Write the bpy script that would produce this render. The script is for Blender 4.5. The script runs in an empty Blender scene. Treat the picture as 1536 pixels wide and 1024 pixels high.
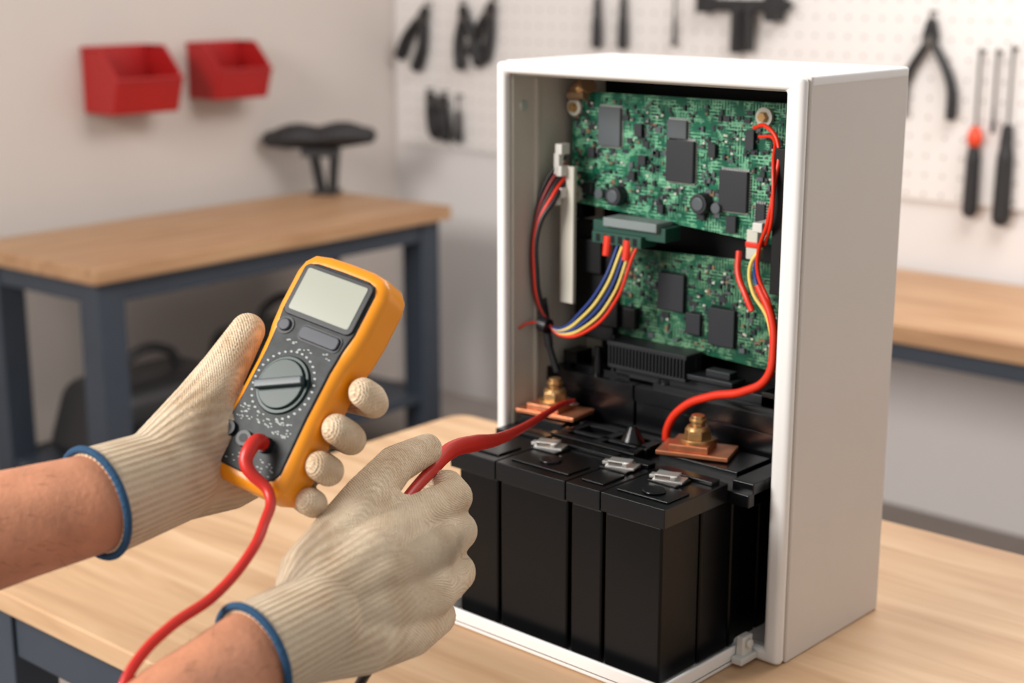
import bpy, bmesh, math, random
from mathutils import Vector, Matrix
random.seed(7)
scene=bpy.context.scene
def lin(c): return tuple(((x/255)/12.92 if x/255<=.04045 else ((x/255+.055)/1.055)**2.4) for x in c)+(1,)
# ---------------------------------------------------------------- materials
def base(name):
    m=bpy.data.materials.new(name); m.use_nodes=True
    nt=m.node_tree; p=nt.nodes['Principled BSDF']; return m,nt,p
def N(nt,t,**k):
    n=nt.nodes.new(t)
    for a,b in k.items(): setattr(n,a,b)
    return n
def mat(name,rgb,rough=.5,metal=0,var=.08,vs=20,bump=0,bs=200,coat=0,spec=.5,sss=0):
    m,nt,p=base(name)
    tc=N(nt,'ShaderNodeTexCoord'); no=N(nt,'ShaderNodeTexNoise'); no.inputs['Scale'].default_value=vs
    no.inputs['Detail'].default_value=4
    nt.links.new(tc.outputs['Object'],no.inputs['Vector'])
    r=N(nt,'ShaderNodeValToRGB'); c=lin(rgb)
    r.color_ramp.elements[0].position=.3; r.color_ramp.elements[1].position=.7
    r.color_ramp.elements[0].color=tuple(x*(1-var) for x in c[:3])+(1,)
    r.color_ramp.elements[1].color=tuple(min(1,x*(1+var)) for x in c[:3])+(1,)
    nt.links.new(no.outputs['Fac'],r.inputs['Fac']); nt.links.new(r.outputs['Color'],p.inputs['Base Color'])
    p.inputs['Roughness'].default_value=rough; p.inputs['Metallic'].default_value=metal
    p.inputs['Coat Weight'].default_value=coat; p.inputs['Specular IOR Level'].default_value=spec
    if sss:
        p.inputs['Subsurface Weight'].default_value=sss; p.inputs['Subsurface Radius'].default_value=(.01,.004,.002)
    if bump:
        n2=N(nt,'ShaderNodeTexNoise'); n2.inputs['Scale'].default_value=bs; n2.inputs['Detail'].default_value=3
        nt.links.new(tc.outputs['Object'],n2.inputs['Vector'])
        b=N(nt,'ShaderNodeBump'); b.inputs['Strength'].default_value=bump; b.inputs['Distance'].default_value=.002
        nt.links.new(n2.outputs['Fac'],b.inputs['Height']); nt.links.new(b.outputs['Normal'],p.inputs['Normal'])
    return m
def wood(name,c1,c2,c3,rough=.45):
    m,nt,p=base(name)
    tc=N(nt,'ShaderNodeTexCoord'); mp=N(nt,'ShaderNodeMapping'); mp.inputs['Scale'].default_value=(1.2,14,14)
    nt.links.new(tc.outputs['Object'],mp.inputs['Vector'])
    n1=N(nt,'ShaderNodeTexNoise'); n1.inputs['Scale'].default_value=2.2; n1.inputs['Detail'].default_value=8; n1.inputs['Distortion'].default_value=.6
    nt.links.new(mp.outputs['Vector'],n1.inputs['Vector'])
    r=N(nt,'ShaderNodeValToRGB'); e=r.color_ramp.elements
    e[0].position=.3; e[0].color=lin(c1); e[1].position=.72; e[1].color=lin(c3); x=e.new(.5); x.color=lin(c2)
    nt.links.new(n1.outputs['Fac'],r.inputs['Fac']); nt.links.new(r.outputs['Color'],p.inputs['Base Color'])
    b=N(nt,'ShaderNodeBump'); b.inputs['Strength'].default_value=.08; b.inputs['Distance'].default_value=.001
    nt.links.new(n1.outputs['Fac'],b.inputs['Height']); nt.links.new(b.outputs['Normal'],p.inputs['Normal'])
    p.inputs['Roughness'].default_value=rough
    return m
def mathn(nt,op,a,b=None):
    n=N(nt,'ShaderNodeMath',operation=op)
    for i,v in enumerate((a,b)):
        if v is None: continue
        if isinstance(v,(int,float)): n.inputs[i].default_value=v
        else: nt.links.new(v,n.inputs[i])
    return n.outputs[0]
def pegmat():
    m,nt,p=base('pegboard_paint')
    tc=N(nt,'ShaderNodeTexCoord'); sx=N(nt,'ShaderNodeSeparateXYZ'); nt.links.new(tc.outputs['Object'],sx.inputs[0])
    def cell(o): return mathn(nt,'SUBTRACT',mathn(nt,'FRACT',mathn(nt,'MULTIPLY',o,1/.05)),.5)
    a=cell(sx.outputs['X']); b=cell(sx.outputs['Z'])
    d=mathn(nt,'SQRT',mathn(nt,'ADD',mathn(nt,'MULTIPLY',a,a),mathn(nt,'MULTIPLY',b,b)))
    h=mathn(nt,'LESS_THAN',d,.095)
    mx=N(nt,'ShaderNodeMix',data_type='RGBA'); nt.links.new(h,mx.inputs['Factor'])
    mx.inputs['A'].default_value=lin((228,223,220)); mx.inputs['B'].default_value=lin((162,154,150))
    nt.links.new(mx.outputs['Result'],p.inputs['Base Color']); p.inputs['Roughness'].default_value=.7
    return m
def pcbmat(name,dark=(2,66,48),mid=(8,104,76),light=(132,196,156),sc=1.0,seed=0):
    m,nt,p=base(name)
    tc=N(nt,'ShaderNodeTexCoord'); sx=N(nt,'ShaderNodeSeparateXYZ'); nt.links.new(tc.outputs['Object'],sx.inputs[0])
    cb=N(nt,'ShaderNodeCombineXYZ'); nt.links.new(sx.outputs['X'],cb.inputs[0]); nt.links.new(sx.outputs['Z'],cb.inputs[1]); cb.inputs[2].default_value=seed
    cb2=N(nt,'ShaderNodeCombineXYZ'); nt.links.new(sx.outputs['Z'],cb2.inputs[0]); nt.links.new(sx.outputs['X'],cb2.inputs[1]); cb2.inputs[2].default_value=seed
    def brick(vec,scale,w,h,mort):
        b=N(nt,'ShaderNodeTexBrick'); b.inputs['Scale'].default_value=scale*sc; b.inputs['Brick Width'].default_value=w
        b.inputs['Row Height'].default_value=h; b.inputs['Mortar Size'].default_value=mort; b.inputs['Mortar Smooth'].default_value=.1
        b.offset=.37; b.squash=1.6; b.squash_frequency=3
        nt.links.new(vec,b.inputs['Vector']); return b.outputs['Fac']
    def noi(scale,lo,hi):
        n=N(nt,'ShaderNodeTexNoise'); n.inputs['Scale'].default_value=scale; n.inputs['Detail'].default_value=1; nt.links.new(cb.outputs[0],n.inputs['Vector'])
        r=N(nt,'ShaderNodeMapRange'); r.inputs[1].default_value=lo; r.inputs[2].default_value=hi; nt.links.new(n.outputs['Fac'],r.inputs[0]); return r.outputs[0]
    f1=mathn(nt,'MULTIPLY',brick(cb.outputs[0],60,.9,.22,.032),noi(60,.47,.62))
    f2=mathn(nt,'MULTIPLY',brick(cb2.outputs[0],55,1.1,.2,.028),noi(45,.48,.62))
    f3=mathn(nt,'MULTIPLY',brick(cb.outputs[0],130,.5,.3,.06),noi(85,.55,.66))
    f=mathn(nt,'MAXIMUM',mathn(nt,'MAXIMUM',f1,f2),f3)
    v=N(nt,'ShaderNodeTexVoronoi'); v.distance='CHEBYCHEV'; v.inputs['Scale'].default_value=170; nt.links.new(cb.outputs[0],v.inputs['Vector'])
    pads=mathn(nt,'MULTIPLY',mathn(nt,'LESS_THAN',v.outputs['Distance'],.16),noi(30,.54,.6))
    f=mathn(nt,'MAXIMUM',f,pads)
    v2=N(nt,'ShaderNodeTexVoronoi'); v2.distance='CHEBYCHEV'; v2.inputs['Scale'].default_value=40; nt.links.new(cb.outputs[0],v2.inputs['Vector'])
    m1=N(nt,'ShaderNodeMix',data_type='RGBA'); nt.links.new(v2.outputs['Color'],m1.inputs['Factor'])
    m1.inputs['A'].default_value=lin(dark); m1.inputs['B'].default_value=lin(mid)
    m2=N(nt,'ShaderNodeMix',data_type='RGBA'); nt.links.new(f,m2.inputs['Factor'])
    nt.links.new(m1.outputs['Result'],m2.inputs['A']); m2.inputs['B'].default_value=lin(light)
    nt.links.new(m2.outputs['Result'],p.inputs['Base Color']); p.inputs['Roughness'].default_value=.4; p.inputs['Specular IOR Level'].default_value=.3
    return m
def glovemat():
    m,nt,p=base('knit_cotton')
    tc=N(nt,'ShaderNodeTexCoord')
    aa=N(nt,'ShaderNodeAttribute',attribute_name='ang'); am=N(nt,'ShaderNodeAttribute',attribute_name='rib'); al=N(nt,'ShaderNodeAttribute',attribute_name='along')
    rib=mathn(nt,'MULTIPLY',mathn(nt,'SINE',mathn(nt,'MULTIPLY',aa.outputs['Fac'],46)),am.outputs['Fac'])
    st=mathn(nt,'SINE',mathn(nt,'MULTIPLY',al.outputs['Fac'],2800))
    st2=mathn(nt,'SINE',mathn(nt,'MULTIPLY',aa.outputs['Fac'],138))
    n=N(nt,'ShaderNodeTexNoise'); n.inputs['Scale'].default_value=700; nt.links.new(tc.outputs['Object'],n.inputs['Vector'])
    n3=N(nt,'ShaderNodeTexNoise'); n3.inputs['Scale'].default_value=26; n3.inputs['Detail'].default_value=4; n3.inputs['Distortion'].default_value=.5; nt.links.new(tc.outputs['Object'],n3.inputs['Vector'])
    kn=mathn(nt,'MULTIPLY',st,st2)
    h=mathn(nt,'ADD',mathn(nt,'MULTIPLY',rib,.9),mathn(nt,'MULTIPLY',kn,.45))
    h=mathn(nt,'ADD',h,mathn(nt,'MULTIPLY',n.outputs['Fac'],1.4)); h=mathn(nt,'ADD',h,mathn(nt,'MULTIPLY',n3.outputs['Fac'],2.8))
    b=N(nt,'ShaderNodeBump'); b.inputs['Strength'].default_value=1.0; b.inputs['Distance'].default_value=.0014
    nt.links.new(h,b.inputs['Height']); nt.links.new(b.outputs['Normal'],p.inputs['Normal'])
    r=N(nt,'ShaderNodeValToRGB'); r.color_ramp.elements[0].position=.12; r.color_ramp.elements[1].position=.62
    r.color_ramp.elements[0].color=lin((208,172,132)); r.color_ramp.elements[1].color=lin((252,229,197))
    mm=mathn(nt,'ADD',mathn(nt,'MULTIPLY',rib,.18),n3.outputs['Fac'])  # rib shading painted into the colour: crests lighter, grooves darker, over noise tone
    mm=mathn(nt,'ADD',mm,mathn(nt,'MULTIPLY',kn,.18))
    nt.links.new(mm,r.inputs['Fac']); nt.links.new(r.outputs['Color'],p.inputs['Base Color'])
    p.inputs['Roughness'].default_value=.95; p.inputs['Sheen Weight'].default_value=.2; p.inputs['Specular IOR Level'].default_value=.12
    return m
M={}
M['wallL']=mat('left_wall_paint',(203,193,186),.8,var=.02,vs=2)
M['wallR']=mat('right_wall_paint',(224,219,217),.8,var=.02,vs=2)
M['peg']=pegmat()
M['floor']=mat('floor_concrete',(150,140,134),.6,var=.12,vs=3,bump=.1)
M['wood']=wood('birch_top',(182,143,107),(198,161,123),(212,179,143))
M['wood2']=wood('bench_top_wood',(156,116,83),(174,134,98),(188,151,114))
M['steel']=mat('blue_grey_steel',(58,66,77),.5,.2,var=.05)
M['white']=mat('white_powdercoat',(234,232,230),.42,var=.01)
M['beige']=mat('warm_white_panel',(214,206,199),.5,var=.01)
M['inner']=mat('inner_liner',(200,196,184),.6,var=.03)
M['dark']=mat('black_void_plastic',(11,12,14),.5,spec=.3)
M['batt']=mat('battery_black_abs',(6,6,8),.34,var=.1,spec=.22)
M['batt2']=mat('battery_lid_black',(8,9,12),.26,var=.1,spec=.4)
M['chip']=mat('chip_black',(32,34,40),.45)
M['chip2']=mat('chip_grey',(78,84,88),.45)
M['smdw']=mat('smd_white',(200,200,186),.5)
M['smdt']=mat('smd_tan',(126,98,70),.5)
M['pcb']=pcbmat('pcb_green')
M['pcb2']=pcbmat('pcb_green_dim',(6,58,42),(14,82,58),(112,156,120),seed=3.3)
M['heat']=mat('heatsink_anodised',(40,42,46),.4,.4)
M['grey']=mat('connector_grey',(120,130,130),.45)
M['conn']=mat('connector_green',(24,70,58),.45)
M['copper']=mat('copper_plate',(210,136,98),.35,.75,var=.2,vs=60)
M['brass']=mat('brass_bolt',(194,152,102),.32,.8,var=.15,vs=80)
M['silver']=mat('tinned_steel',(230,228,224),.3,.75)
M['red']=mat('red_silicone',(200,34,22),.42,var=.05,coat=.1)
M['redins']=mat('red_insulation',(224,50,24),.35)
M['redd']=mat('dark_red_wire',(130,30,28),.4)
M['blackw']=mat('black_wire',(20,20,24),.4)
M['yellow']=mat('yellow_wire',(232,206,110),.4)
M['blue']=mat('blue_wire',(32,58,130),.4)
M['orange']=mat('amber_rubber',(242,150,12),.36,var=.03,coat=.15)
M['face']=mat('meter_face',(33,38,40),.5,var=.55,vs=140,spec=.3)
M['bez']=mat('meter_bezel',(20,23,27),.4,spec=.35)
M['lcd']=mat('lcd_glass',(166,168,155),.15,var=.03,vs=8,coat=.3)
M['btn']=mat('rubber_button',(52,54,64),.5)
M['dial']=mat('dial_green_black',(18,44,40),.35,spec=.35)
M['dialbar']=mat('dial_pointer',(64,74,78),.4)
M['print']=mat('white_print',(180,186,182),.6)
M['glove']=glovemat()
M['trim']=mat('blue_overlock',(30,72,106),.85,bump=.8,bs=500)
M['skin']=mat('skin',(194,132,100),.55,var=.18,vs=26,bump=.35,bs=240,sss=.08)
M['hair']=mat('arm_hair',(84,56,40),.6)
M['binred']=mat('bin_red',(168,24,24),.45,var=.04)
M['tool']=mat('tool_black',(34,33,35),.5)
M['toolm']=mat('tool_steel',(110,106,102),.35,.8)
M['orangep']=mat('orange_red_plastic',(222,70,36),.4)
M['clear']=mat('clear_white_clip',(214,212,206),.3)
# ---------------------------------------------------------------- helpers
def empty(name,loc=(0,0,0),rot=None,mtx=None,parent=None):
    o=bpy.data.objects.new(name,None); scene.collection.objects.link(o); o.empty_display_size=.05
    if mtx is not None: o.matrix_world=mtx
    else:
        o.location=loc
        if rot: o.rotation_euler=rot
    if parent: o.parent=parent
    return o
BF=[(0,1,3,2),(4,6,7,5),(0,4,5,1),(2,3,7,6),(0,2,6,4),(1,5,7,3)]
def box(bm,lo,hi,mi=0,rot=None,taper=None):
    c=(Vector(lo)+Vector(hi))/2; s=(Vector(hi)-Vector(lo))/2; vs=[]
    for i in (-1,1):
        for j in (-1,1):
            for k in (-1,1):
                q=Vector((i*s.x,j*s.y,k*s.z))
                if taper and k>0: q.x*=taper; q.y*=taper
                if rot: q=rot@q
                vs.append(bm.verts.new(q+c))
    for f in BF: bm.faces.new([vs[i] for i in f]).material_index=mi
def cyl(bm,p0,p1,r0,r1=None,mi=0,seg=24,caps=True):
    r1=r0 if r1 is None else r1
    p0=Vector(p0);p1=Vector(p1); q=(p1-p0).to_track_quat('Z','Y').to_matrix()
    a=[];b=[]
    for i in range(seg):
        t=2*math.pi*i/seg; d=q@Vector((math.cos(t),math.sin(t),0))
        a.append(bm.verts.new(p0+d*r0)); b.append(bm.verts.new(p1+d*r1))
    for i in range(seg):
        j=(i+1)%seg; bm.faces.new((a[i],a[j],b[j],b[i])).material_index=mi
    bm.faces.new(a[::-1]).material_index=mi; bm.faces.new(b).material_index=mi
def sph(bm,c,r,mi=0,sc=(1,1,1),rot=None,u=20,v=12):
    c=Vector(c); rows=[]
    def P(x,y,z):
        q=Vector((x*sc[0]*r,y*sc[1]*r,z*sc[2]*r))
        if rot: q=rot@q
        return bm.verts.new(q+c)
    top=P(0,0,1); bot=P(0,0,-1)
    for j in range(1,v):
        t=math.pi*j/v; st,ct=math.sin(t),math.cos(t)
        rows.append([P(st*math.cos(2*math.pi*i/u),st*math.sin(2*math.pi*i/u),ct) for i in range(u)])
    for i in range(u):
        k=(i+1)%u
        bm.faces.new((top,rows[0][i],rows[0][k])).material_index=mi
        bm.faces.new((bot,rows[-1][k],rows[-1][i])).material_index=mi
        for a_,b_ in zip(rows,rows[1:]): bm.faces.new((a_[i],b_[i],b_[k],a_[k])).material_index=mi
def prism(bm,pts,a,b,axis='z',mi=0):
    def P(x,y,t):
        return {'z':(x,y,t),'x':(t,x,y),'y':(x,t,y)}[axis]
    v0=[bm.verts.new(P(x,y,a)) for x,y in pts]; v1=[bm.verts.new(P(x,y,b)) for x,y in pts]
    fs=[bm.faces.new(v0),bm.faces.new(v1[::-1])]
    n=len(pts)
    for i in range(n): fs.append(bm.faces.new((v0[i],v1[i],v1[(i+1)%n],v0[(i+1)%n])))
    for f in fs: f.material_index=mi
def rrect(x0,y0,x1,y1,r,n=6):
    out=[]
    for cx,cy,a in ((x1-r,y1-r,0),(x0+r,y1-r,90),(x0+r,y0+r,180),(x1-r,y0+r,270)):
        for i in range(n+1):
            t=math.radians(a+90*i/n); out.append((cx+r*math.cos(t),cy+r*math.sin(t)))
    return out
def fin(name,bm,mats,parent=None,bevel=0,seg=2,smooth=False,loc=None,rot=None,ang=30):
    bmesh.ops.recalc_face_normals(bm,faces=bm.faces)
    if smooth and not bevel:
        for e in bm.edges:
            if len(e.link_faces)==2 and e.calc_face_angle(0)>math.radians(40): e.smooth=False
    me=bpy.data.meshes.new(name); bm.to_mesh(me); bm.free()
    for m in mats: me.materials.append(M[m])
    o=bpy.data.objects.new(name,me); scene.collection.objects.link(o)
    if parent: o.parent=parent
    if loc: o.location=loc
    if rot: o.rotation_euler=rot
    if smooth or bevel:
        for p in me.polygons: p.use_smooth=True
    if bevel:
        b=o.modifiers.new('b','BEVEL'); b.width=bevel; b.segments=seg; b.limit_method='ANGLE'; b.angle_limit=math.radians(ang)
        w=o.modifiers.new('wn','WEIGHTED_NORMAL'); w.keep_sharp=True
    return o
def tube(name,pts,r,m,parent=None,radii=None,res=12):
    cu=bpy.data.curves.new(name,'CURVE'); cu.dimensions='3D'; cu.bevel_depth=r; cu.bevel_resolution=5; cu.resolution_u=res; cu.use_fill_caps=True
    s=cu.splines.new('BEZIER'); s.bezier_points.add(len(pts)-1)
    for i,p in enumerate(pts):
        b=s.bezier_points[i]; b.co=p; b.handle_left_type=b.handle_right_type='AUTO'
        if radii: b.radius=radii[i]
    cu.materials.append(M[m])
    o=bpy.data.objects.new(name,cu); scene.collection.objects.link(o)
    if parent: o.parent=parent
    return o
YAW=math.radians(-42.27)   # cabinet / right wall axis
def BM(): return bmesh.new()
# ---------------------------------------------------------------- room
CORN=Vector((-.406,5.39,0)); Bd=Vector((.740,-.6726,0)); Ad=Vector((.6726,.740,0))
bm=BM(); box(bm,(0,-4.5,-.05),(4.6,0,0)); fin('floor',bm,['floor'],rot=(0,0,YAW),loc=CORN)
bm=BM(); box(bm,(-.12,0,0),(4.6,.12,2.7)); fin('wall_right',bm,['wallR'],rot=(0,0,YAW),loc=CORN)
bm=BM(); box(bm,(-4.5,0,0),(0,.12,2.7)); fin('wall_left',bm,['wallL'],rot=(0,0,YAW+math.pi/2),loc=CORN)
def onR(name,s,z,off=0,tilt=0):
    p=CORN+Bd*s-Ad*(off+.012); return empty(name,(p.x,p.y,z),(0,tilt,YAW))
def onL(name,s,z,off=0):
    p=CORN-Ad*s+Bd*off; return empty(name,(p.x,p.y,z),(0,0,YAW+math.pi/2))
bm=BM(); box(bm,(.03,-.012,.86),(3.9,-.0005,1.75)); fin('pegboard',bm,['peg'],rot=(0,0,YAW),loc=CORN)
# ---------------------------------------------------------------- workbenches
def bench(name,loc,rot,L,Wd,Ht,th,woodm,leg=.06,ap=.05,rad=.02,shelf=None,inset=.03):
    e=empty(name,loc,(0,0,rot))
    bm=BM(); prism(bm,rrect(0,0,L,Wd,rad),Ht-th,Ht); fin('top',bm,[woodm],e,bevel=.004)
    bm=BM(); i=inset
    for x in (i,L-i-leg):
        for y in (i,Wd-i-leg): box(bm,(x,y,0),(x+leg,y+leg,Ht-th-.001))
    z0,z1=Ht-th-ap,Ht-th-.001
    for y in (i+.005,Wd-i-leg+.005): box(bm,(i+leg,y,z0),(L-i-leg,y+leg-.01,z1))
    for x in (i+.005,L-i-leg+.005): box(bm,(x,i+leg,z0),(x+leg-.01,Wd-i-leg,z1))
    fin('frame',bm,['steel'],e,bevel=.003)
    if shelf:
        bm=BM(); box(bm,(i+.01,i+.01,shelf-.025),(L-i-.01,Wd-i-.01,shelf)); fin('shelf',bm,['steel'],e,bevel=.002)
    return e
ry=math.atan2(-.656,.755)
bl=Vector((-.085,2.407)); a=Vector((-.656,-.755)); fl=bl+a*.893
bench('worktable',(fl.x,fl.y,0),ry,1.75,.893,.75,.028,'wood',leg=.06,ap=.07,rad=.035,inset=.02)
rb=math.atan2(.777,.63)
lb=bench('workbench',(-1.005,3.615,0),rb,1.31,.57,.75,.04,'wood2',leg=.08,ap=.06,rad=.012,shelf=.17)
p=CORN+Bd*1.25-Ad*.64
bench('workbench.001',(p.x,p.y,0),YAW,2.6,.60,.675,.045,'wood2',leg=.07,ap=.05,rad=.012)
for k,(x,y,sx,sy,sz) in enumerate([(.36,.28,.25,.17,.13),(.86,.28,.23,.17,.16)]):
    w=Matrix.Rotation(rb,4,'Z')@Vector((x,y,0)); nm='tool_bag' if k==0 else 'tool_bag.001'
    e=empty(nm,(-1.005+w.x,3.615+w.y,.171),(0,0,rb))
    bm=BM(); box(bm,(-sx,-sy,0),(sx,sy,sz*2*.8),taper=.8); o=fin('bag_body',bm,['tool'],e,bevel=.05,seg=5)
    tube('handle',[(-.1,0,sz*1.55),(-.07,0,sz*1.95),(.07,0,sz*1.95),(.1,0,sz*1.55)],.014,'tool',e)
    bm=BM(); box(bm,(-sx*.7,-sy-.02,.03),(sx*.7,-sy+.03,sz)); fin('pocket',bm,['tool'],e,bevel=.015,seg=3)
# padded saddle seat stand on left bench
e=empty('saddle_stool_seat',(-.615,4.90,.7505),(0,0,math.radians(-8)))
bm=BM()
box(bm,(-.02,-.05,0),(.06,.05,.010))
for s in (-1,1):
    for yy in (-.03,.03):
        cyl(bm,(.022+s*.018,yy*.9,.008),(.015+s*.036,yy,.14),.010,.010,1)
box(bm,(-.05,-.045,.12),(.06,.045,.145),1)
fin('stand_leg',bm,['tool','tool'],e,bevel=.002)
bm=BM()
for i in range(15):
    t=i/14; x=-.155+.31*t; bmp=math.cos(4*math.pi*(t-.25)); zz=.174+.003*bmp+.016*t; r=.037+.010*math.sin(math.pi*t)+.005*bmp
    sph(bm,(x,0,zz),r,sc=(1,1.3,.85))
fin('padded_seat',bm,['tool'],e,smooth=True)
# ---------------------------------------------------------------- red bins
def bin_(name,s,z,w,d,h):
    e=onL(name,s,z,.0005)
    t=.006; bm=BM()
    prof=[(0,0),(-d*.82,0),(-d,h*.50),(-d*.93,h*.62),(-d*.55,h*.98),(0,h)]
    for x in (-w/2,w/2-t): prism(bm,prof,x,x+t,'x')
    box(bm,(-w/2+t,-t,0),(w/2-t,0,h)); box(bm,(-w/2+t,-d*.82,0),(w/2-t,-t,t))
    prism(bm,[(-d*.82,0),(-d,h*.5),(-d*.96,h*.53),(-d*.78,.0)],-w/2+t,w/2-t,'x')
    prism(bm,[(-d*1.04,h*.5),(-d*1.04,h*.55),(-d*.95,h*.55),(-d*.95,h*.5)],-w/2,w/2,'x')
    box(bm,(-w/2-.004,-d*.5,h*.94),(-w/2+t,0,h*1.0)); box(bm,(w/2-t,-d*.5,h*.94),(w/2+.004,0,h*1.0))
    fin('bin_shell',bm,['binred'],e,bevel=.003)
bin_('storage_bin',1.125,1.045,.225,.175,.19)
bin_('storage_bin.001',.77,1.065,.20,.16,.17)
# ---------------------------------------------------------------- hanging tools
def plier(name,s,z,L,open_=.10,tilt=0,th=1):
    e=onR(name,s,z,.024,tilt)
    bm=BM()
    for sd in (-1,1):
        n=8; prev=None
        for i in range(n+1):
            t=i/n; x=sd*(.012+open_*math.sin(min(1,t*1.15)*math.pi*.55)*L/.26); zz=-L*.30-t*L*.62
            if prev: cyl(bm,(prev[0],0,prev[1]),(x,0,zz),(.009+.004*t)*th,(.009+.004*t)*th,0,12)
            prev=(x,zz)
        sph(bm,(prev[0],0,prev[1]),.013*th)
        prism(bm,[(sd*.001,-L*.05),(sd*.012,-L*.08),(sd*.022,-L*.22),(sd*.016,-L*.32),(sd*.001,-L*.30)],-.006,.006,'y',0)
    cyl(bm,(0,-.009,-L*.26),(0,.009,-L*.26),.014,.014,1)
    cyl(bm,(0,.023,.0),(0,-.012,-.0),.004,.004,1)
    cyl(bm,(0,-.008,.0),(0,-.008,-L*.10),.003,.003,1)
    fin('plier_body',bm,['tool','toolm'],e,smooth=True)
def driver(name,s,z,L,col=None,hl=.45,hr=.016,tilt=0):
    e=onR(name,s,z,.026,tilt); bm=BM()
    cyl(bm,(0,0,0),(0,0,-L*(1-hl)),.004,.004,1,12)
    h0=-L*(1-hl)
    cyl(bm,(0,0,h0+.01),(0,0,h0-.03),hr*.6,hr*.75,2 if col else 0,16)
    if col: sph(bm,(0,0,h0-.02),hr*1.05,2,sc=(1,1,1.4))
    cyl(bm,(0,0,h0-.03),(0,0,h0-.07),hr*.65,hr*.95,0,16)
    cyl(bm,(0,0,h0-.07),(0,0,-L+.02),hr*.95,hr*1.05,0,16); sph(bm,(0,0,-L+.02),hr*1.05,0)
    cyl(bm,(0,.025,-.01),(0,-.01,-.01),.004,.004,1,12)
    fin('driver_body',bm,['tool','toolm','orangep'],e,smooth=True)
plier('pliers',2.03,1.345,.28,.055,th=1.15)
driver('screwdriver',2.17,1.26,.43,True,.52,.019)
driver('screwdriver.001',2.255,1.27,.45,None,.54,.022)
driver('screwdriver.002',2.215,1.26,.2,None,.3,.006)
driver('screwdriver.004',.93,1.46,.25,None,.6,.016); driver('screwdriver.005',1.03,1.46,.25,None,.6,.016)
plier('pliers.001',.20,1.34,.23,.035,.45,1.7)
plier('pliers.002',.36,1.35,.22,.035,-.15,1.6)
plier('pliers.003',.50,1.36,.21,.025,.35,1.5)
plier('pliers.004',.20,1.055,.15,.022,-.3,1.3); plier('pliers.005',.27,1.05,.16,.02,.1,1.5); driver('screwdriver.006',.34,1.05,.17,None,.6,.016)
driver('screwdriver.003',1.22,1.50,.28,None,.3,.009)
e=onR('bar_clamp',1.46,1.35,.037); bm=BM()
box(bm,(-.15,-.012,-.015),(.15,.012,.02)); box(bm,(-.15,-.015,-.02),(-.10,.015,.06)); box(bm,(.08,-.018,-.04),(.13,.018,.05)); cyl(bm,(.1,0,-.02),(.16,0,.01),.012,.01)
box(bm,(-.03,-.014,-.13),(-.003,.014,.0)); box(bm,(.012,-.014,-.125),(.038,.014,.02)); cyl(bm,(-.02,.036,0),(-.02,0,0),.005,.005,1)
fin('clamp_frame',bm,['tool','toolm'],e,bevel=.004)

# ---------------------------------------------------------------- battery cabinet
CAB=empty('battery_cabinet',(-.0136,1.7283,.75),(0,0,YAW))
x0,x1,zt,dp=-.007,.391,.605,.205
def ring(bm,y0,y1,wl,wr,wt,wb,ins=0,mi=0):
    o=[(x0+ins,0.0005+ins),(x1-ins,0.0005+ins),(x1-ins,zt-ins),(x0+ins,zt-ins)]
    i=[(x0+wl,wb),(x1-wr,wb),(x1-wr,zt-wt),(x0+wl,zt-wt)]
    vs=[[bm.verts.new((x,y,z)) for x,z in l] for l in (o,i) for y in (y0,y1)]
    oF,oB,iF,iB=vs
    for k in range(4):
        j=(k+1)%4
        for q in ((oF[k],oF[j],iF[j],iF[k]),(oB[k],oB[j],iB[j],iB[k]),(oF[k],oF[j],oB[j],oB[k]),(iF[k],iF[j],iB[j],iB[k])):
            bm.faces.new(q).material_index=mi
bm=BM(); ring(bm,0,.013,.014,.020,.013,.016); fin('front_bezel',bm,['white'],CAB,bevel=.0055,seg=4)
bm=BM(); ring(bm,.0125,.0165,.016,.022,.015,.016,ins=.003); fin('bezel_gap',bm,['inner'],CAB)
bm=BM(); ring(bm,.0145,dp,.012,.016,.011,.014); fin('side_shell',bm,['beige'],CAB,bevel=.0015,seg=3)
bm=BM(); box(bm,(x0+.006,dp-.006,.004),(x1-.006,dp-.001,zt-.006)); fin('back_panel',bm,['beige'],CAB)
bm=BM(); prism(bm,rrect(x0-.0006,.0146,x1+.0006,dp+.0006,.004),zt-.010,zt+.0010); fin('top_cap',bm,['white'],CAB,bevel=.003,seg=3)
bm=BM()
box(bm,(.0052,.017,.03),(.0075,.198,.59)); box(bm,(.0052,.05,.03),(.011,.056,.585)); box(bm,(.0052,.15,.03),(.03,.156,.585))
fin('inner_liner',bm,['inner'],CAB,bevel=.001)
bm=BM(); cyl(bm,(.0074,.03,.555),(.0105,.03,.555),.006,.005,0,20); cyl(bm,(.0074,.03,.08),(.0105,.03,.08),.006,.005,0,20); fin('liner_screws',bm,['silver'],CAB,smooth=True)
bm=BM(); box(bm,(.03,.150,.02),(.374,.156,.585)); box(bm,(.355,.03,.02),(.374,.15,.585)); fin('chassis_plate',bm,['dark'],CAB,bevel=.001)
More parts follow.
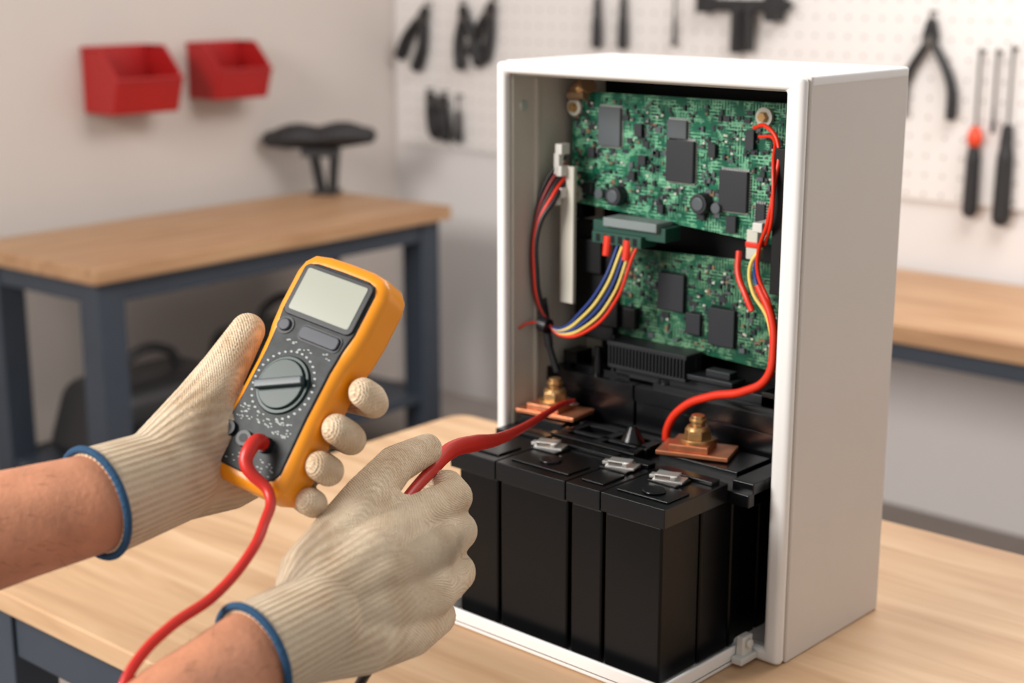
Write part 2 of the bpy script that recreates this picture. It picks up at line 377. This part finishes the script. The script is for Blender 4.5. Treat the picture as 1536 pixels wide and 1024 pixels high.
# ---- PCBs
def chips(bm,y,lst):
    for cx,cz,w,h,t,mi in lst: box(bm,(cx-w/2,y-t,cz-h/2),(cx+w/2,y,cz+h/2),mi)
Y1=.10
P1=empty('circuit_board_upper',(0,0,0)); P1.parent=CAB
bm=BM(); prism(bm,[(.022,.440),(.300,.421),(.318,.421),(.318,.570),(.022,.568)],Y1,Y1+.0025,'y'); fin('upper_board',bm,['pcb'],P1)
big=[(.080,.531,.032,.044,.005,1),(.1745,.5345,.026,.020,.005,1),(.180,.500,.037,.046,.006,0),(.251,.474,.036,.044,.006,0),(.285,.452,.012,.024,.004,0)]
bm=BM(); chips(bm,Y1,big); fin('large_chips',bm,['chip','chip2'],P1,bevel=.0008)
def pins(bm,lst,y):
    for cx,cz,w,h,t,mi in lst:
        n=int(h/.0028)
        for i in range(n):
            z=cz-h/2+(i+.5)*h/n
            for s in (-1,1): box(bm,(cx+s*(w/2+.001)-.0012,y-.0015,z-.0006),(cx+s*(w/2+.001)+.0012,y,z+.0006))
        n=int(w/.0028)
        for i in range(n):
            x=cx-w/2+(i+.5)*w/n
            for s in (-1,1): box(bm,(x-.0006,y-.0015,cz+s*(h/2+.001)-.0012),(x+.0006,y,cz+s*(h/2+.001)+.0012))
bm=BM(); pins(bm,big,Y1); fin('chip_pins',bm,['silver'],P1)
def smds(bm,y,xa,xb,za,zb,n,avoid):
    k=0
    while k<n:
        x=random.uniform(xa,xb); z=random.uniform(za,zb)
        if any(abs(x-c[0])<c[2]/2+.004 and abs(z-c[1])<c[3]/2+.004 for c in avoid): continue
        w=random.choice((.002,.003,.003,.004,.005,.008)); h=random.choice((.002,.002,.003,.004,.006)); t=random.choice((.001,.0015,.002,.003))
        mi=random.choice((0,0,0,0,1,1,2,3))
        if mi==2: w=min(w,.003); h=min(h,.002)
        box(bm,(x-w/2,y-t,z-h/2),(x+w/2,y,z+h/2),mi); k+=1
bm=BM(); smds(bm,Y1,.028,.312,.444,.562,460,big)
for c in [(.122,.530,.010,.014),(.128,.497,.010,.010),(.222,.515,.009,.014),(.114,.478,.008,.01),(.21,.448,.010,.018),(.155,.445,.008,.01),(.25,.438,.012,.018),(.05,.458,.014,.012),(.27,.53,.01,.02),(.055,.50,.009,.012)]:
    box(bm,(c[0]-c[2]/2,Y1-.006,c[1]-c[3]/2),(c[0]+c[2]/2,Y1,c[1]+c[3]/2),0)
fin('small_components',bm,['chip','chip2','smdw','smdt'],P1)
bm=BM()
for cx,cz in [(.094,.454),(.212,.457)]:
    cyl(bm,(cx,Y1,cz),(cx,Y1-.014,cz),.012,.011,0,28); cyl(bm,(cx,Y1-.0141,cz),(cx,Y1-.0155,cz),.008,.007,1,24)
for cx,cz in [(.070,.454),(.232,.454)]:
    cyl(bm,(cx,Y1,cz),(cx,Y1-.010,cz),.006,.006,1,20)
fin('inductors',bm,['chip','chip2'],P1,bevel=.001)
bm=BM()
for cx,cz in [(.028,.550),(.286,.555),(.030,.450),(.285,.432)]:
    cyl(bm,(cx,Y1,cz),(cx,Y1-.005,cz),.010,.010,0,24); cyl(bm,(cx,Y1-.005,cz),(cx,Y1-.010,cz),.006,.005,1,6)
fin('standoff_screws',bm,['smdw','brass'],P1,smooth=True)
bm=BM(); cyl(bm,(.030,Y1-.002,.568),(.05,Y1-.006,.578),.010,.011,0,16); sph(bm,(.042,Y1-.01,.572),.008,1); cyl(bm,(.026,Y1-.01,.564),(.05,Y1-.01,.566),.006,.006,0,12); fin('varistor_cluster',bm,['smdt','brass'],P1,smooth=True)
bm=BM()
for cz in (.430,.412):
    box(bm,(.276,Y1-.014,cz-.007),(.290,Y1+.0,cz+.007),0)
box(bm,(.276,Y1-.016,.418),(.292,Y1-.0,.424),1)
fin('terminal_blocks',bm,['smdw','redins'],P1,bevel=.001)
bm=BM(); box(bm,(.078,Y1-.028,.412),(.180,Y1,.428),0); box(bm,(.097,Y1-.034,.423),(.172,Y1-.004,.433),1); box(bm,(.082,Y1-.035,.403),(.152,Y1-.006,.416),0)
for i in range(6): box(bm,(.088+i*.0105,Y1-.0355,.405),(.094+i*.0105,Y1-.034,.414),2)
fin('wire_connector',bm,['conn','grey','dark'],P1,bevel=.001)
P2=empty('circuit_board_lower',(0,0,0)); P2.parent=CAB
Y2=.11
bm=BM(); prism(bm,[(.085,.290),(.318,.280),(.318,.400),(.085,.392)],Y2,Y2+.0025,'y'); fin('lower_board',bm,['pcb2'],P2)
big2=[(.165,.350,.036,.042,.006,0),(.196,.318,.020,.024,.005,0),(.235,.320,.034,.042,.006,0)]
bm=BM(); chips(bm,Y2,big2); pins(bm,big2,Y2); fin('lower_chips',bm,['chip'],P2,bevel=.0006)
bm=BM(); smds(bm,Y2,.09,.312,.294,.386,260,big2); fin('lower_components',bm,['chip','chip2','smdw','smdt'],P2)
bm=BM(); box(bm,(.030,Y2-.012,.28),(.088,Y2-.001,.42),0); box(bm,(.085,Y2-.012,.300),(.120,Y2-.001,.325),0); box(bm,(.035,Y2-.02,.36),(.075,Y2-.011,.40),0); box(bm,(.06,Y2-.02,.30),(.10,Y2-.011,.33),0); fin('relay_block',bm,['dark'],P2,bevel=.002)
bm=BM(); box(bm,(.100,.075,.258),(.210,.105,.262)); box(bm,(.100,.095,.258),(.210,.105,.285))
for i in range(23): box(bm,(.101+i*.0048,.074,.262),(.1032+i*.0048,.095,.284))
box(bm,(.099,.074,.284),(.211,.106,.289))
fin('heat_sink',bm,['heat'],P2,bevel=.0005)
bm=BM(); box(bm,(.205,.078,.262),(.27,.105,.268)); box(bm,(.23,.085,.268),(.262,.10,.276)); box(bm,(.10,.09,.245),(.35,.13,.258)); fin('lower_rail',bm,['heat'],P2,bevel=.001)
bm=BM(); box(bm,(.030,.070,.325),(.050,.076,.485)); box(bm,(.028,.060,.475),(.036,.070,.50),1); box(bm,(.028,.060,.44),(.034,.068,.455),1); fin('cable_channel',bm,['inner','clear'],CAB,bevel=.001)
bm=BM()
for z in (.505,.48,.455): box(bm,(.03,.06,z-.006),(.04,.075,z+.006),1)
box(bm,(.022,.103,.42),(.034,.13,.56),0)
box(bm,(.30,.06,.44),(.312,.10,.450),1); box(bm,(.330,.05,.38),(.352,.10,.53),0)
fin('cable_clips',bm,['dark','clear'],CAB,bevel=.001)
# ---- tray
TR=empty('sliding_tray',(0,0,0)); TR.parent=CAB
bm=BM()
prism(bm,rrect(.046,-.148,.352,.16,.008),.0008,.008)
box(bm,(.046,-.148,.004),(.350,-.144,.020)); box(bm,(.046,-.148,.004),(.050,.0,.020)); box(bm,(.348,-.146,.004),(.352,.0,.020))
fin('tray_pan',bm,['white'],TR,bevel=.0015)
bm=BM(); box(bm,(.353,-.022,.01),(.362,-.004,.032)); box(bm,(.353,-.03,.004),(.366,.0,.012)); cyl(bm,(.362,-.013,.024),(.366,-.013,.024),.005,.005,0); fin('tray_latch',bm,['clear'],TR,bevel=.0015)
# ---- batteries
BT=empty('battery_pack',(0,0,0)); BT.parent=CAB
cols=[(.058,.117),(.119,.2145),(.2175,.260),(.262,.335)]
bm=BM()
for a_,b_ in cols: box(bm,(a_+.0008,-.130,.009),(b_-.0008,-.066,.176))
for ya,yb in [(-.064,-.012),(-.010,.04),(.042,.07)]: box(bm,(.060,ya,.009),(.335,yb,.176))
fin('battery_cases',bm,['batt'],BT,bevel=.003,seg=3)
bm=BM()
lids=[(.052,.118),(.1195,.2150),(.2170,.2610),(.2625,.342)]
for a_,b_ in lids:
    box(bm,(a_,-.137,.178),(b_,-.030,.1985)); 
    box(bm,(a_+.008,-.122,.1985),(b_-.008,-.085,.2005)); 
    box(bm,(a_+.006,-.05,.1985),(b_-.006,-.036,.203))
for cx in (.135,.232,.295): box(bm,(cx-.018,-.080,.198),(cx+.018,-.053,.2012))
fin('battery_lids',bm,['batt2'],BT,bevel=.0022,seg=3)
bm=BM()
box(bm,(.018,-.028,.176),(.366,.072,.190)); 
box(bm,(.018,.012,.188),(.085,.070,.199)); box(bm,(.228,.004,.188),(.33,.066,.199))
box(bm,(.095,-.022,.188),(.215,-.012,.200)); box(bm,(.095,.0,.188),(.215,.008,.200)); box(bm,(.095,.030,.188),(.215,.040,.200)); 
box(bm,(.100,-.012,.188),(.112,.035,.200)); box(bm,(.150,-.012,.188),(.162,.035,.200)); box(bm,(.2,-.012,.188),(.212,.035,.200))
cyl(bm,(.07,-.09,.2005),(.07,-.09,.203),.011,.011,0,24); cyl(bm,(.305,-.105,.2005),(.305,-.105,.203),.012,.012); cyl(bm,(.165,-.1,.2),(.165,-.1,.203),.012,.012)
cyl(bm,(.182,.018,.195),(.182,.018,.216),.016,.004); box(bm,(.340,-.02,.176),(.366,.07,.2))
fin('battery_top_mouldings',bm,['batt2'],BT,bevel=.0015)
bm=BM()
box(bm,(.014,.076,.02),(.138,.145,.232)); box(bm,(.142,.076,.02),(.352,.145,.232))
box(bm,(.010,.072,.226),(.139,.147,.243)); box(bm,(.142,.072,.226),(.354,.147,.243))
box(bm,(.03,.09,.243),(.12,.10,.248)); box(bm,(.16,.082,.243),(.33,.088,.248)); box(bm,(.16,.074,.20),(.34,.0745,.222)); box(bm,(.02,.09,.243),(.04,.12,.262)); box(bm,(.30,.09,.243),(.34,.12,.262))
cyl(bm,(.075,.088,.243),(.075,.088,.275),.006,.004); cyl(bm,(.09,.1,.243),(.09,.1,.29),.005,.005); cyl(bm,(.17,.095,.243),(.17,.095,.252),.01,.009)
fin('rear_batteries',bm,['batt2'],BT,bevel=.0025,seg=2)
bm=BM()
def clip(cx,cy,an):
    R=Matrix.Rotation(an,3,'Z'); K=1.6
    for lo,hi in [((-.010,-.006,0),(.010,.006,.0014)),((.002,-.006,.0014),(.005,.006,.004)),((-.009,-.0045,.0035),(.006,.0045,.0044)),((-.013,-.003,.0010),(-.009,.003,.003))]:
        c=(Vector(lo)+Vector(hi))/2*K; s=(Vector(hi)-Vector(lo))/2*K; c2=R@c+Vector((cx,cy,.2010)); box(bm,c2-s,c2+s,0,R)
clip(.135,-.066,.35); clip(.234,-.066,.3); clip(.297,-.068,.3)
fin('spade_terminals',bm,['silver'],BT,bevel=.0004)
def term(name,cx,cy,an):
    e=empty(name,(cx,cy,.2005),(0,0,an)); e.parent=BT; e.scale=(1.2,1.2,1.22)
    bm=BM(); box(bm,(-.033,-.020,0),(.033,.020,.004)); box(bm,(-.022,-.017,.004),(.014,.017,.010)); fin('busbar',bm,['copper'],e,bevel=.0008)
    bm=BM(); cyl(bm,(0,0,.010),(0,0,.0135),.0155,.0155,0,32); cyl(bm,(0,0,.0135),(0,0,.021),.0125,.012,0,6); cyl(bm,(0,0,.021),(0,0,.0245),.0115,.009,0,32); cyl(bm,(0,0,.0245),(0,0,.034),.0062,.0062,0,24); cyl(bm,(0,0,.028),(0,0,.031),.0078,.0078,0,24)
    fin('bolt',bm,['brass'],e,bevel=.0006)
term('terminal_left',.050,.040,.15); term('terminal_right',.262,.028,.35)
# ---- wiring
WR=empty('wiring_loom',(0,0,0)); WR.parent=CAB
for i,(m_,d) in enumerate([('blackw',0),('redd',.005),('blackw',.010),('redins',.014),('blackw',.018)]):
    tube('left_wire_%d'%i,[(.036,.072,.497-d*1.6),(.022+d*.8,.055,.468-d),(.013+d*.7,.045-d*.3,.42),(.012+d*.7,.042-d*.3,.36),(.017+d*.4,.045,.325),(.027,.052,.305+d*.2)],.0027,m_,WR)
for i,(m_,d,rr) in enumerate([('yellow',0,.0019),('blue',.004,.0019),('yellow',.008,.0017),('redins',.012,.0020),('blue',-.004,.0019)]):
    tube('centre_wire_%d'%i,[(.126+d*1.8,.070,.412),(.122+d*1.6,.066,.395),(.110+d*1.3,.056,.355-d),(.082+d,.050,.318-d*1.0),(.052,.048,.298-d*.5),(.028,.05,.300+d*.3)],rr,m_,WR)
for x,z in [(.104,.40),(.132,.398)]:
    bm=BM(); cyl(bm,(x,.068,z+.012),(x,.064,z-.010),.0055,.0045); fin('crimp_sleeve',bm,['redins'],WR,smooth=True)
bm=BM(); cyl(bm,(.018,.052,.330),(.030,.052,.275),.006,.005); cyl(bm,(.030,.052,.275),(.04,.055,.245),.004,.004); cyl(bm,(.022,.046,.302),(.034,.046,.300),.009,.009); fin('cable_tie',bm,['blackw'],WR,smooth=True)
tube('loose_end',[(.03,.05,.302),(.014,.034,.303),(.009,.022,.298)],.0014,'redins',WR)
tube('right_wire_red',[(.285,.08,.545),(.308,.066,.549),(.328,.058,.535),(.334,.045,.49),(.330,.042,.455),(.312,.055,.42),(.310,.06,.395),(.325,.058,.37),(.336,.055,.345)],.0022,'redins',WR)
tube('right_wire_red_2',[(.285,.09,.535),(.312,.075,.536),(.330,.048,.515),(.336,.040,.46),(.320,.055,.43)],.0018,'redins',WR)
tube('right_wire_blue',[(.290,.085,.405),(.300,.07,.39),(.318,.062,.365),(.330,.060,.34)],.0024,'blue',WR)
tube('right_wire_yellow',[(.312,.060,.425),(.302,.056,.405),(.307,.054,.38),(.326,.054,.355),(.334,.052,.335)],.002,'yellow',WR)
tube('right_wire_stub',[(.268,.085,.412),(.275,.075,.39),(.290,.068,.37),(.300,.066,.355)],.0034,'redins',WR)
tube('power_cable',[(.310,.060,.385),(.330,.056,.355),(.337,.052,.325),(.333,.048,.292),(.305,.048,.272),(.262,.050,.258),(.225,.050,.238),(.206,.05,.212),(.204,.05,.190)],.0046,'redins',WR)

# ---------------------------------------------------------------- multimeter
Wv=Vector((.841,-.529,-.105)).normalized(); Uv=Vector((.372,.428,.823))+Wv*.075; Uv.normalize(); Wv=(Wv-Uv*Wv.dot(Uv)).normalized(); Nv=Wv.cross(Uv)
C=Vector((-.159,1.178,1.134))-Wv*.0085
KW=1.12
MX=Matrix((( Wv.x*KW,Uv.x,Nv.x,C.x),(Wv.y*KW,Uv.y,Nv.y,C.y),(Wv.z*KW,Uv.z,Nv.z,C.z),(0,0,0,1)))
def ML(w,u,n): return C+Wv*w+Uv*u+Nv*n
MM=empty('multimeter',mtx=MX)
half=[(0.0,-.098),(.024,-.0975),(.034,-.094),(.0385,-.086),(.0395,-.07),(.037,-.03),(.0368,.0),(.038,.02),(.0405,.032),(.042,.05),(.042,.080),(.0395,.090),(.033,.0975),(.02,.100),(0,.1005)]
outl=half+[(-x,y) for x,y in reversed(half[1:-1])]
bm=BM(); prism(bm,outl,-.019,.019); fin('holster',bm,['orange'],MM,bevel=.0085,seg=5,ang=50)
hf=[(0,-.087),(.022,-.0865),(.029,-.083),(.032,-.076),(.030,-.03),(.030,.01),(.0315,.03),(.034,.045),(.034,.08),(.031,.0875),(.024,.090),(0,.0905)]
fo=hf+[(-x,y) for x,y in reversed(hf[1:-1])]
bm=BM(); prism(bm,fo,.016,.0204); fin('face_plate',bm,['face'],MM,bevel=.0015,seg=2,ang=50)
bm=BM(); prism(bm,rrect(-.0325,.0425,.0325,.088,.006),.019,.0222); fin('lcd_bezel',bm,['bez'],MM,bevel=.001)
bm=BM(); prism(bm,rrect(-.0280,.0470,.0280,.084,.002),.0215,.0226); fin('lcd_screen',bm,['lcd'],MM)
bm=BM(); cyl(bm,(-.024,.0335,.0195),(-.024,.0335,.0235),.0058,.005,0,28); prism(bm,rrect(-.009,.0275,.027,.0385,.004),.0195,.0232); fin('buttons',bm,['btn'],MM,bevel=.001)
bm=BM(); prism(bm,rrect(-.0105,.026,.0285,.040,.005),.0195,.0212); cyl(bm,(-.024,.0335,.0195),(-.024,.0335,.0212),.0075,.0075,0,28); fin('button_wells',bm,['bez'],MM)
dc=(-.001,-.012)
def disc(bm,r0,r1,z0,z1):
    a=[bm.verts.new((dc[0]+r0/KW*math.cos(2*math.pi*i/48),dc[1]+r0*math.sin(2*math.pi*i/48),z0)) for i in range(48)]
    b=[bm.verts.new((dc[0]+r1/KW*math.cos(2*math.pi*i/48),dc[1]+r1*math.sin(2*math.pi*i/48),z1)) for i in range(48)]
    for i in range(48): bm.faces.new((a[i],a[(i+1)%48],b[(i+1)%48],b[i]))
    bm.faces.new(a[::-1]); bm.faces.new(b)
bm=BM(); disc(bm,.0250,.0240,.0195,.0225); disc(bm,.0215,.0205,.0225,.0250); fin('dial',bm,['dial'],MM,bevel=.0006)
R=Matrix.Rotation(math.radians(26),3,'Z')
bm=BM(); box(bm,(dc[0]-.020,dc[1]-.0035,.0245),(dc[0]+.020,dc[1]+.0035,.0300),0,R); fin('dial_pointer_bar',bm,['dialbar'],MM,bevel=.0012)
bm=BM()
for i in range(30):
    t=math.radians(-70+i*320/29); x=dc[0]+.0285/KW*math.cos(t); y=dc[1]+.0285*math.sin(t)
    if abs(x)<.029: box(bm,(x-.0010,y-.0007,.0203),(x+.0010,y+.0007,.0208),0)
rs=random.Random(3)
for i in range(110):
    x=rs.uniform(-.026,.026); y=rs.choice([rs.uniform(-.050,-.044),rs.uniform(.018,.024),rs.uniform(-.082,-.072),rs.uniform(-.044,-.036)])
    if (x-dc[0])**2+(y-dc[1])**2<.0265**2: continue
    box(bm,(x-rs.uniform(.0004,.0016),y-.0004,.0203),(x+.0006,y+.0004,.0206))
fin('printed_marks',bm,['print'],MM)
bm=BM()
for x,y in [(-.0255,-.060),(-.0085,-.0625),(.0095,-.0605)]:
    cyl(bm,(x,y,.0195),(x,y,.024),.0070,.0064,0,28); cyl(bm,(x,y,.024),(x,y,.0242),.0036,.0036,1,20)
fin('input_jacks',bm,['bez','dark'],MM,bevel=.0008)
j=ML(.0105,-.0605,.022)
LD=empty('test_lead',tuple(j))
o0=LD.location.copy()
def rel(o,l): return [tuple(Vector(p)-o) for p in l]
tube('lead_cable',rel(o0,[j-Nv*.001,j+Nv*.009,j+Nv*.016-Uv*.008+Wv*.002,j+Nv*.017-Uv*.020+Wv*.006,(-.184,1.103,1.068),(-.1850,1.078,1.0535),(-.1914,1.0512,1.0408),(-.2119,1.0257,1.0204),(-.2387,.9921,1.0096),(-.2547,.9687,.998),(-.2624,.950,.985),(-.274,.915,.93)]),.0040,'red',LD,radii=[1.5,1.5,1.5,1.3,1.05,1,1,1,1,1,1,1])
PB=empty('test_probe',(-.06,1.315,1.028)); o1=PB.location.copy()
tip=(.0705,1.690,.974)
tube('probe_cable',rel(o1,[(-.100,1.175,1.018),(-.0885,1.21,1.026),(-.070,1.275,1.030),(-.056,1.33,1.030),(-.035,1.39,1.018),(-.0152,1.453,1.002),(.010,1.53,.990),(.035,1.60,.984),(.056,1.655,.980),tip]),.0058,'red',PB,radii=[.75,.8,1.0,1.35,1.4,1.1,.8,.65,.6,.5])
bm=BM(); t=Vector(tip)-o1; cyl(bm,t-Vector((.003,.01,0)),t+Vector((.006,.016,-.008)),.0022,.001); fin('probe_tip',bm,['silver'],PB,smooth=True)
BL=empty('black_test_lead',(-.0950,1.1994,.8887)); o2=BL.location.copy()
tube('black_cable',rel(o2,[(-.06,1.29,.90),(-.095,1.199,.900),(-.1115,1.10,.925),(-.1282,1.004,.92),(-.15,.93,.90)]),.004,'blackw',BL)

# ---------------------------------------------------------------- gloved hands
def cap(bm,p0,p1,r0,r1):
    p0=Vector(p0);p1=Vector(p1)
    n=max(2,int((p1-p0).length/(min(r0,r1)*.35)))
    for i in range(n+1):
        t=i/n; q=p0.lerp(p1,t); sph(bm,q,r0+(r1-r0)*t,u=20,v=12)
def chain(bm,pts,rs):
    for a_,b_,r0,r1 in zip(pts,pts[1:],rs,rs[1:]): cap(bm,a_,b_,r0,r1)
def remesh(bm,vox,it,matn,name):
    me=bpy.data.meshes.new('t'); bm.to_mesh(me); bm.free()
    o=bpy.data.objects.new('t',me); scene.collection.objects.link(o)
    r=o.modifiers.new('r','REMESH'); r.mode='VOXEL'; r.voxel_size=vox; r.use_smooth_shade=True
    s=o.modifiers.new('s','SMOOTH'); s.factor=.5; s.iterations=it
    dg=bpy.context.evaluated_depsgraph_get(); dg.update()
    me2=bpy.data.meshes.new_from_object(o.evaluated_get(dg)); bpy.data.objects.remove(o)
    me2.name=name; me2.materials.clear(); me2.materials.append(M[matn])
    for p in me2.polygons: p.use_smooth=True
    return me2
def glove(name,cuff,wrist,rc,rw,parts,arm_end,ra,seamdir,seed):
    cuff=Vector(cuff); wrist=Vector(wrist); ax=(wrist-cuff).normalized()
    E=empty(name,tuple(cuff))
    bm=BM()
    cyl(bm,cuff,wrist,rc,rw,0,40); sph(bm,wrist,rw,u=32,v=20)
    for pts,rs_ in parts: chain(bm,[Vector(p) for p in pts],rs_)
    bmesh.ops.recalc_face_normals(bm,faces=bm.faces)
    for v in bm.verts: v.co-=cuff
    me2=remesh(bm,.0018,10,'glove','glove')
    sd=Vector(seamdir); e1=(sd-ax*sd.dot(ax)).normalized(); e2=ax.cross(e1)
    n=len(me2.vertices); A=[0]*n;Rb=[0]*n;Al=[0]*n
    for i,v in enumerate(me2.vertices):
        d=v.co; al=d.dot(ax); A[i]=math.atan2(-d.dot(e2),-d.dot(e1)); Al[i]=al
        Rb[i]=max(0,min(1,(.16-al)/.10))
    for nm,arr in (('ang',A),('rib',Rb),('along',Al)):
        at=me2.attributes.new(nm,'FLOAT','POINT'); at.data.foreach_set('value',arr)
    g=bpy.data.objects.new('glove',me2); scene.collection.objects.link(g); g.parent=E
    ring_=[]
    for i in range(24):
        t=2*math.pi*i/24; ring_.append((e1*math.cos(t)+e2*math.sin(t))*(rc-.0005)+ax*.001)
    tr=tube('cuff_trim',[tuple(q) for q in ring_],.0030,'trim',E); tr.data.splines[0].use_cyclic_u=True
    bm=BM(); ae=Vector(arm_end)-cuff
    pts=[ax*.03,ax*.0,ae*.3,ae*.7,ae,ae*1.5]; rs_=[rc-.007,rc-.0045,rc-.003+(ra-rc)*.3,ra*.97,ra,ra*1.02]
    for a_,b_,r0,r1 in zip(pts,pts[1:],rs_,rs_[1:]):
        n_=14
        for i in range(n_): sph(bm,a_.lerp(b_,i/n_),r0+(r1-r0)*i/n_,u=32,v=20)
    bmesh.ops.recalc_face_normals(bm,faces=bm.faces)
    me3=remesh(bm,.004,10,'skin','forearm')
    f=bpy.data.objects.new('forearm',me3); scene.collection.objects.link(f); f.parent=E
    rh=random.Random(seed); bm=BM(); vs=me3.vertices; ad=ae.normalized()
    for k in range(420):
        v=vs[rh.randrange(len(vs))]
        if v.co.dot(ad)<.006: continue
        nn=v.normal; tdir=(-ad*rh.uniform(.6,1)+nn*rh.uniform(.25,.5)+Vector((rh.uniform(-.4,.4),rh.uniform(-.4,.4),rh.uniform(-.6,.1)))).normalized()
        p0=v.co; p1=p0+tdir*.005; p2=p1+(tdir-nn*.5).normalized()*.006; sdv=tdir.cross(nn).normalized()*.00013
        q=[bm.verts.new(x) for x in (p0-sdv,p0+sdv,p1+sdv,p1-sdv,p2)]
        bm.faces.new(q[:4]); bm.faces.new((q[3],q[2],q[4]))
    fin('arm_hair',bm,['hair'],E)
    return E
# left hand (holds meter)
cu=Vector((-.314,1.088,1.066)); wr=Vector((-.267,1.142,1.070))
kn=[ML(-.026,.012,-.044),ML(-.020,-.014,-.048),ML(-.018,-.040,-.048),ML(-.018,-.064,-.044)]
parts=[]
for i,k in enumerate(kn):
    st=wr+Uv*(.018-.012*i)
    parts.append(([st,(st+k)/2-Nv*.012,k],[.024,.022,.0175]))
parts+= [([kn[0],ML(.020,.008,-.040),ML(.047,.009,-.033),ML(.0555,.0095,-.014),ML(.0555,.0095,-.001)],[.0165,.0135,.0125,.0125,.0122]),
 ([kn[1],ML(.018,-.022,-.042),ML(.043,-.025,-.033),ML(.0525,-.0255,-.012),ML(.0525,-.0255,.004)],[.0165,.014,.013,.013,.0125]),
 ([kn[2],ML(.014,-.052,-.040),ML(.040,-.055,-.030),ML(.052,-.0565,-.012),ML(.0515,-.0565,.001)],[.016,.0135,.0125,.0125,.012]),
 ([kn[3],ML(.008,-.078,-.036),ML(.034,-.083,-.030),ML(.048,-.084,-.020),ML(.050,-.084,-.010)],[.0155,.013,.012,.0115,.0112])]
th0=Vector((-.2720,1.138,1.0820)); th1=Vector((-.2481,1.180,1.1165)); th2=Vector((-.2330,1.200,1.1400)); th3=Vector((-.2130,1.2150,1.1685))-Wv*.003
parts+=[([wr,th0,th1,th2,th3],[.034,.031,.0235,.0190,.0145]),
 ([th0,(th0+kn[0])/2-Nv*.008,kn[0]],[.026,.022,.018]),([th1,(th1+kn[0])/2-Uv*.01-Nv*.012,kn[0]],[.018,.015,.015]),
 ([wr-Uv*.02,ML(-.056,-.07,-.046),kn[3]],[.022,.020,.0165])]
glove('gloved_hand',cu,wr,.0425,.0385,parts,(-.487,1.029,1.034),.050,(-.2,1,-.6),1)
# right hand (holds probe)
cu=Vector((-.186,1.010,.978)); wr=Vector((-.148,1.052,.984))
mc=[Vector((-.0780,1.186,1.018)),Vector((-.0660,1.166,.997)),Vector((-.0660,1.142,.972)),Vector((-.0800,1.116,.950))]
pp=[Vector((-.0490,1.238,1.018)),Vector((-.0460,1.226,.992)),Vector((-.0470,1.198,.966)),Vector((-.0620,1.168,.940))]
dd=[Vector((-.0560,1.272,1.017)),Vector((-.0560,1.268,.988)),Vector((-.060,1.240,.961)),Vector((-.078,1.205,.936))]
tt=[Vector((-.0700,1.286,1.014)),Vector((-.078,1.270,.986)),Vector((-.086,1.240,.961)),Vector((-.102,1.205,.940))]
rr=[(.0200,.0160,.0138,.012),(.0215,.0172,.0142,.012),(.0215,.0172,.014,.012),(.0205,.0165,.013,.0115)]
parts=[]; ac=(mc[3]-mc[0]).normalized()
for i in range(4):
    st=wr+ac*(-.018+.012*i); parts.append(([st,(st+mc[i])/2+Vector((0,-.007,.003)),mc[i]],[.026,.027,rr[i][0]]))
    parts.append(([mc[i],pp[i],dd[i],tt[i]],list(rr[i])))
t0=Vector((-.150,1.095,1.005)); t1=Vector((-.118,1.172,1.040)); t2=Vector((-.098,1.225,1.051)); t3=Vector((-.0745,1.2785,1.048))
parts+=[([wr,t0,t1,t2,t3],[.034,.029,.0200,.0170,.0140]),([t0,(t0+mc[0])/2,mc[0]],[.026,.024,.018]),([t1,(t1+mc[0])/2,mc[0]],[.018,.015,.017])]
glove('gloved_hand.001',cu,wr,.0395,.0375,parts,(-.245,.93,.945),.046,(.3,1,-.7),2)

# ---------------------------------------------------------------- camera & light
cam=bpy.data.cameras.new('camera'); co=bpy.data.objects.new('camera',cam); scene.collection.objects.link(co)
co.location=(0,0,1.457); co.rotation_euler=(math.radians(90-13.73),0,0)
cam.sensor_width=36; cam.lens=2300/1536*36; cam.dof.use_dof=True; cam.dof.focus_distance=1.38; cam.dof.aperture_fstop=4.2; cam.clip_start=.05
scene.camera=co
w=bpy.data.worlds.new('world'); scene.world=w; w.use_nodes=True
bg=w.node_tree.nodes['Background']; bg.inputs[0].default_value=(1,.975,.95,1); bg.inputs[1].default_value=.48
def area(name,loc,tgt,sx,sy,e,col):
    l=bpy.data.lights.new(name,'AREA'); l.shape='RECTANGLE'; l.size=sx; l.size_y=sy; l.energy=e; l.color=col
    o=bpy.data.objects.new(name,l); scene.collection.objects.link(o); o.location=loc
    o.rotation_euler=(Vector(tgt)-Vector(loc)).to_track_quat('-Z','Y').to_euler()
area('window_light',(-2.6,.4,2.5),(0,1.7,.9),1.4,1.2,130,(1,.965,.92))
area('ceiling_light',(1.2,2.6,2.65),(.9,3.6,.6),1.6,1.2,54,(1,.97,.94))
scene.view_settings.view_transform='Standard'
# square the room up with the world axes
R=Matrix.Rotation(-YAW,4,'Z')
bpy.context.view_layer.update()
for o in list(scene.objects):
    if o.parent is None: o.matrix_world=R@o.matrix_world
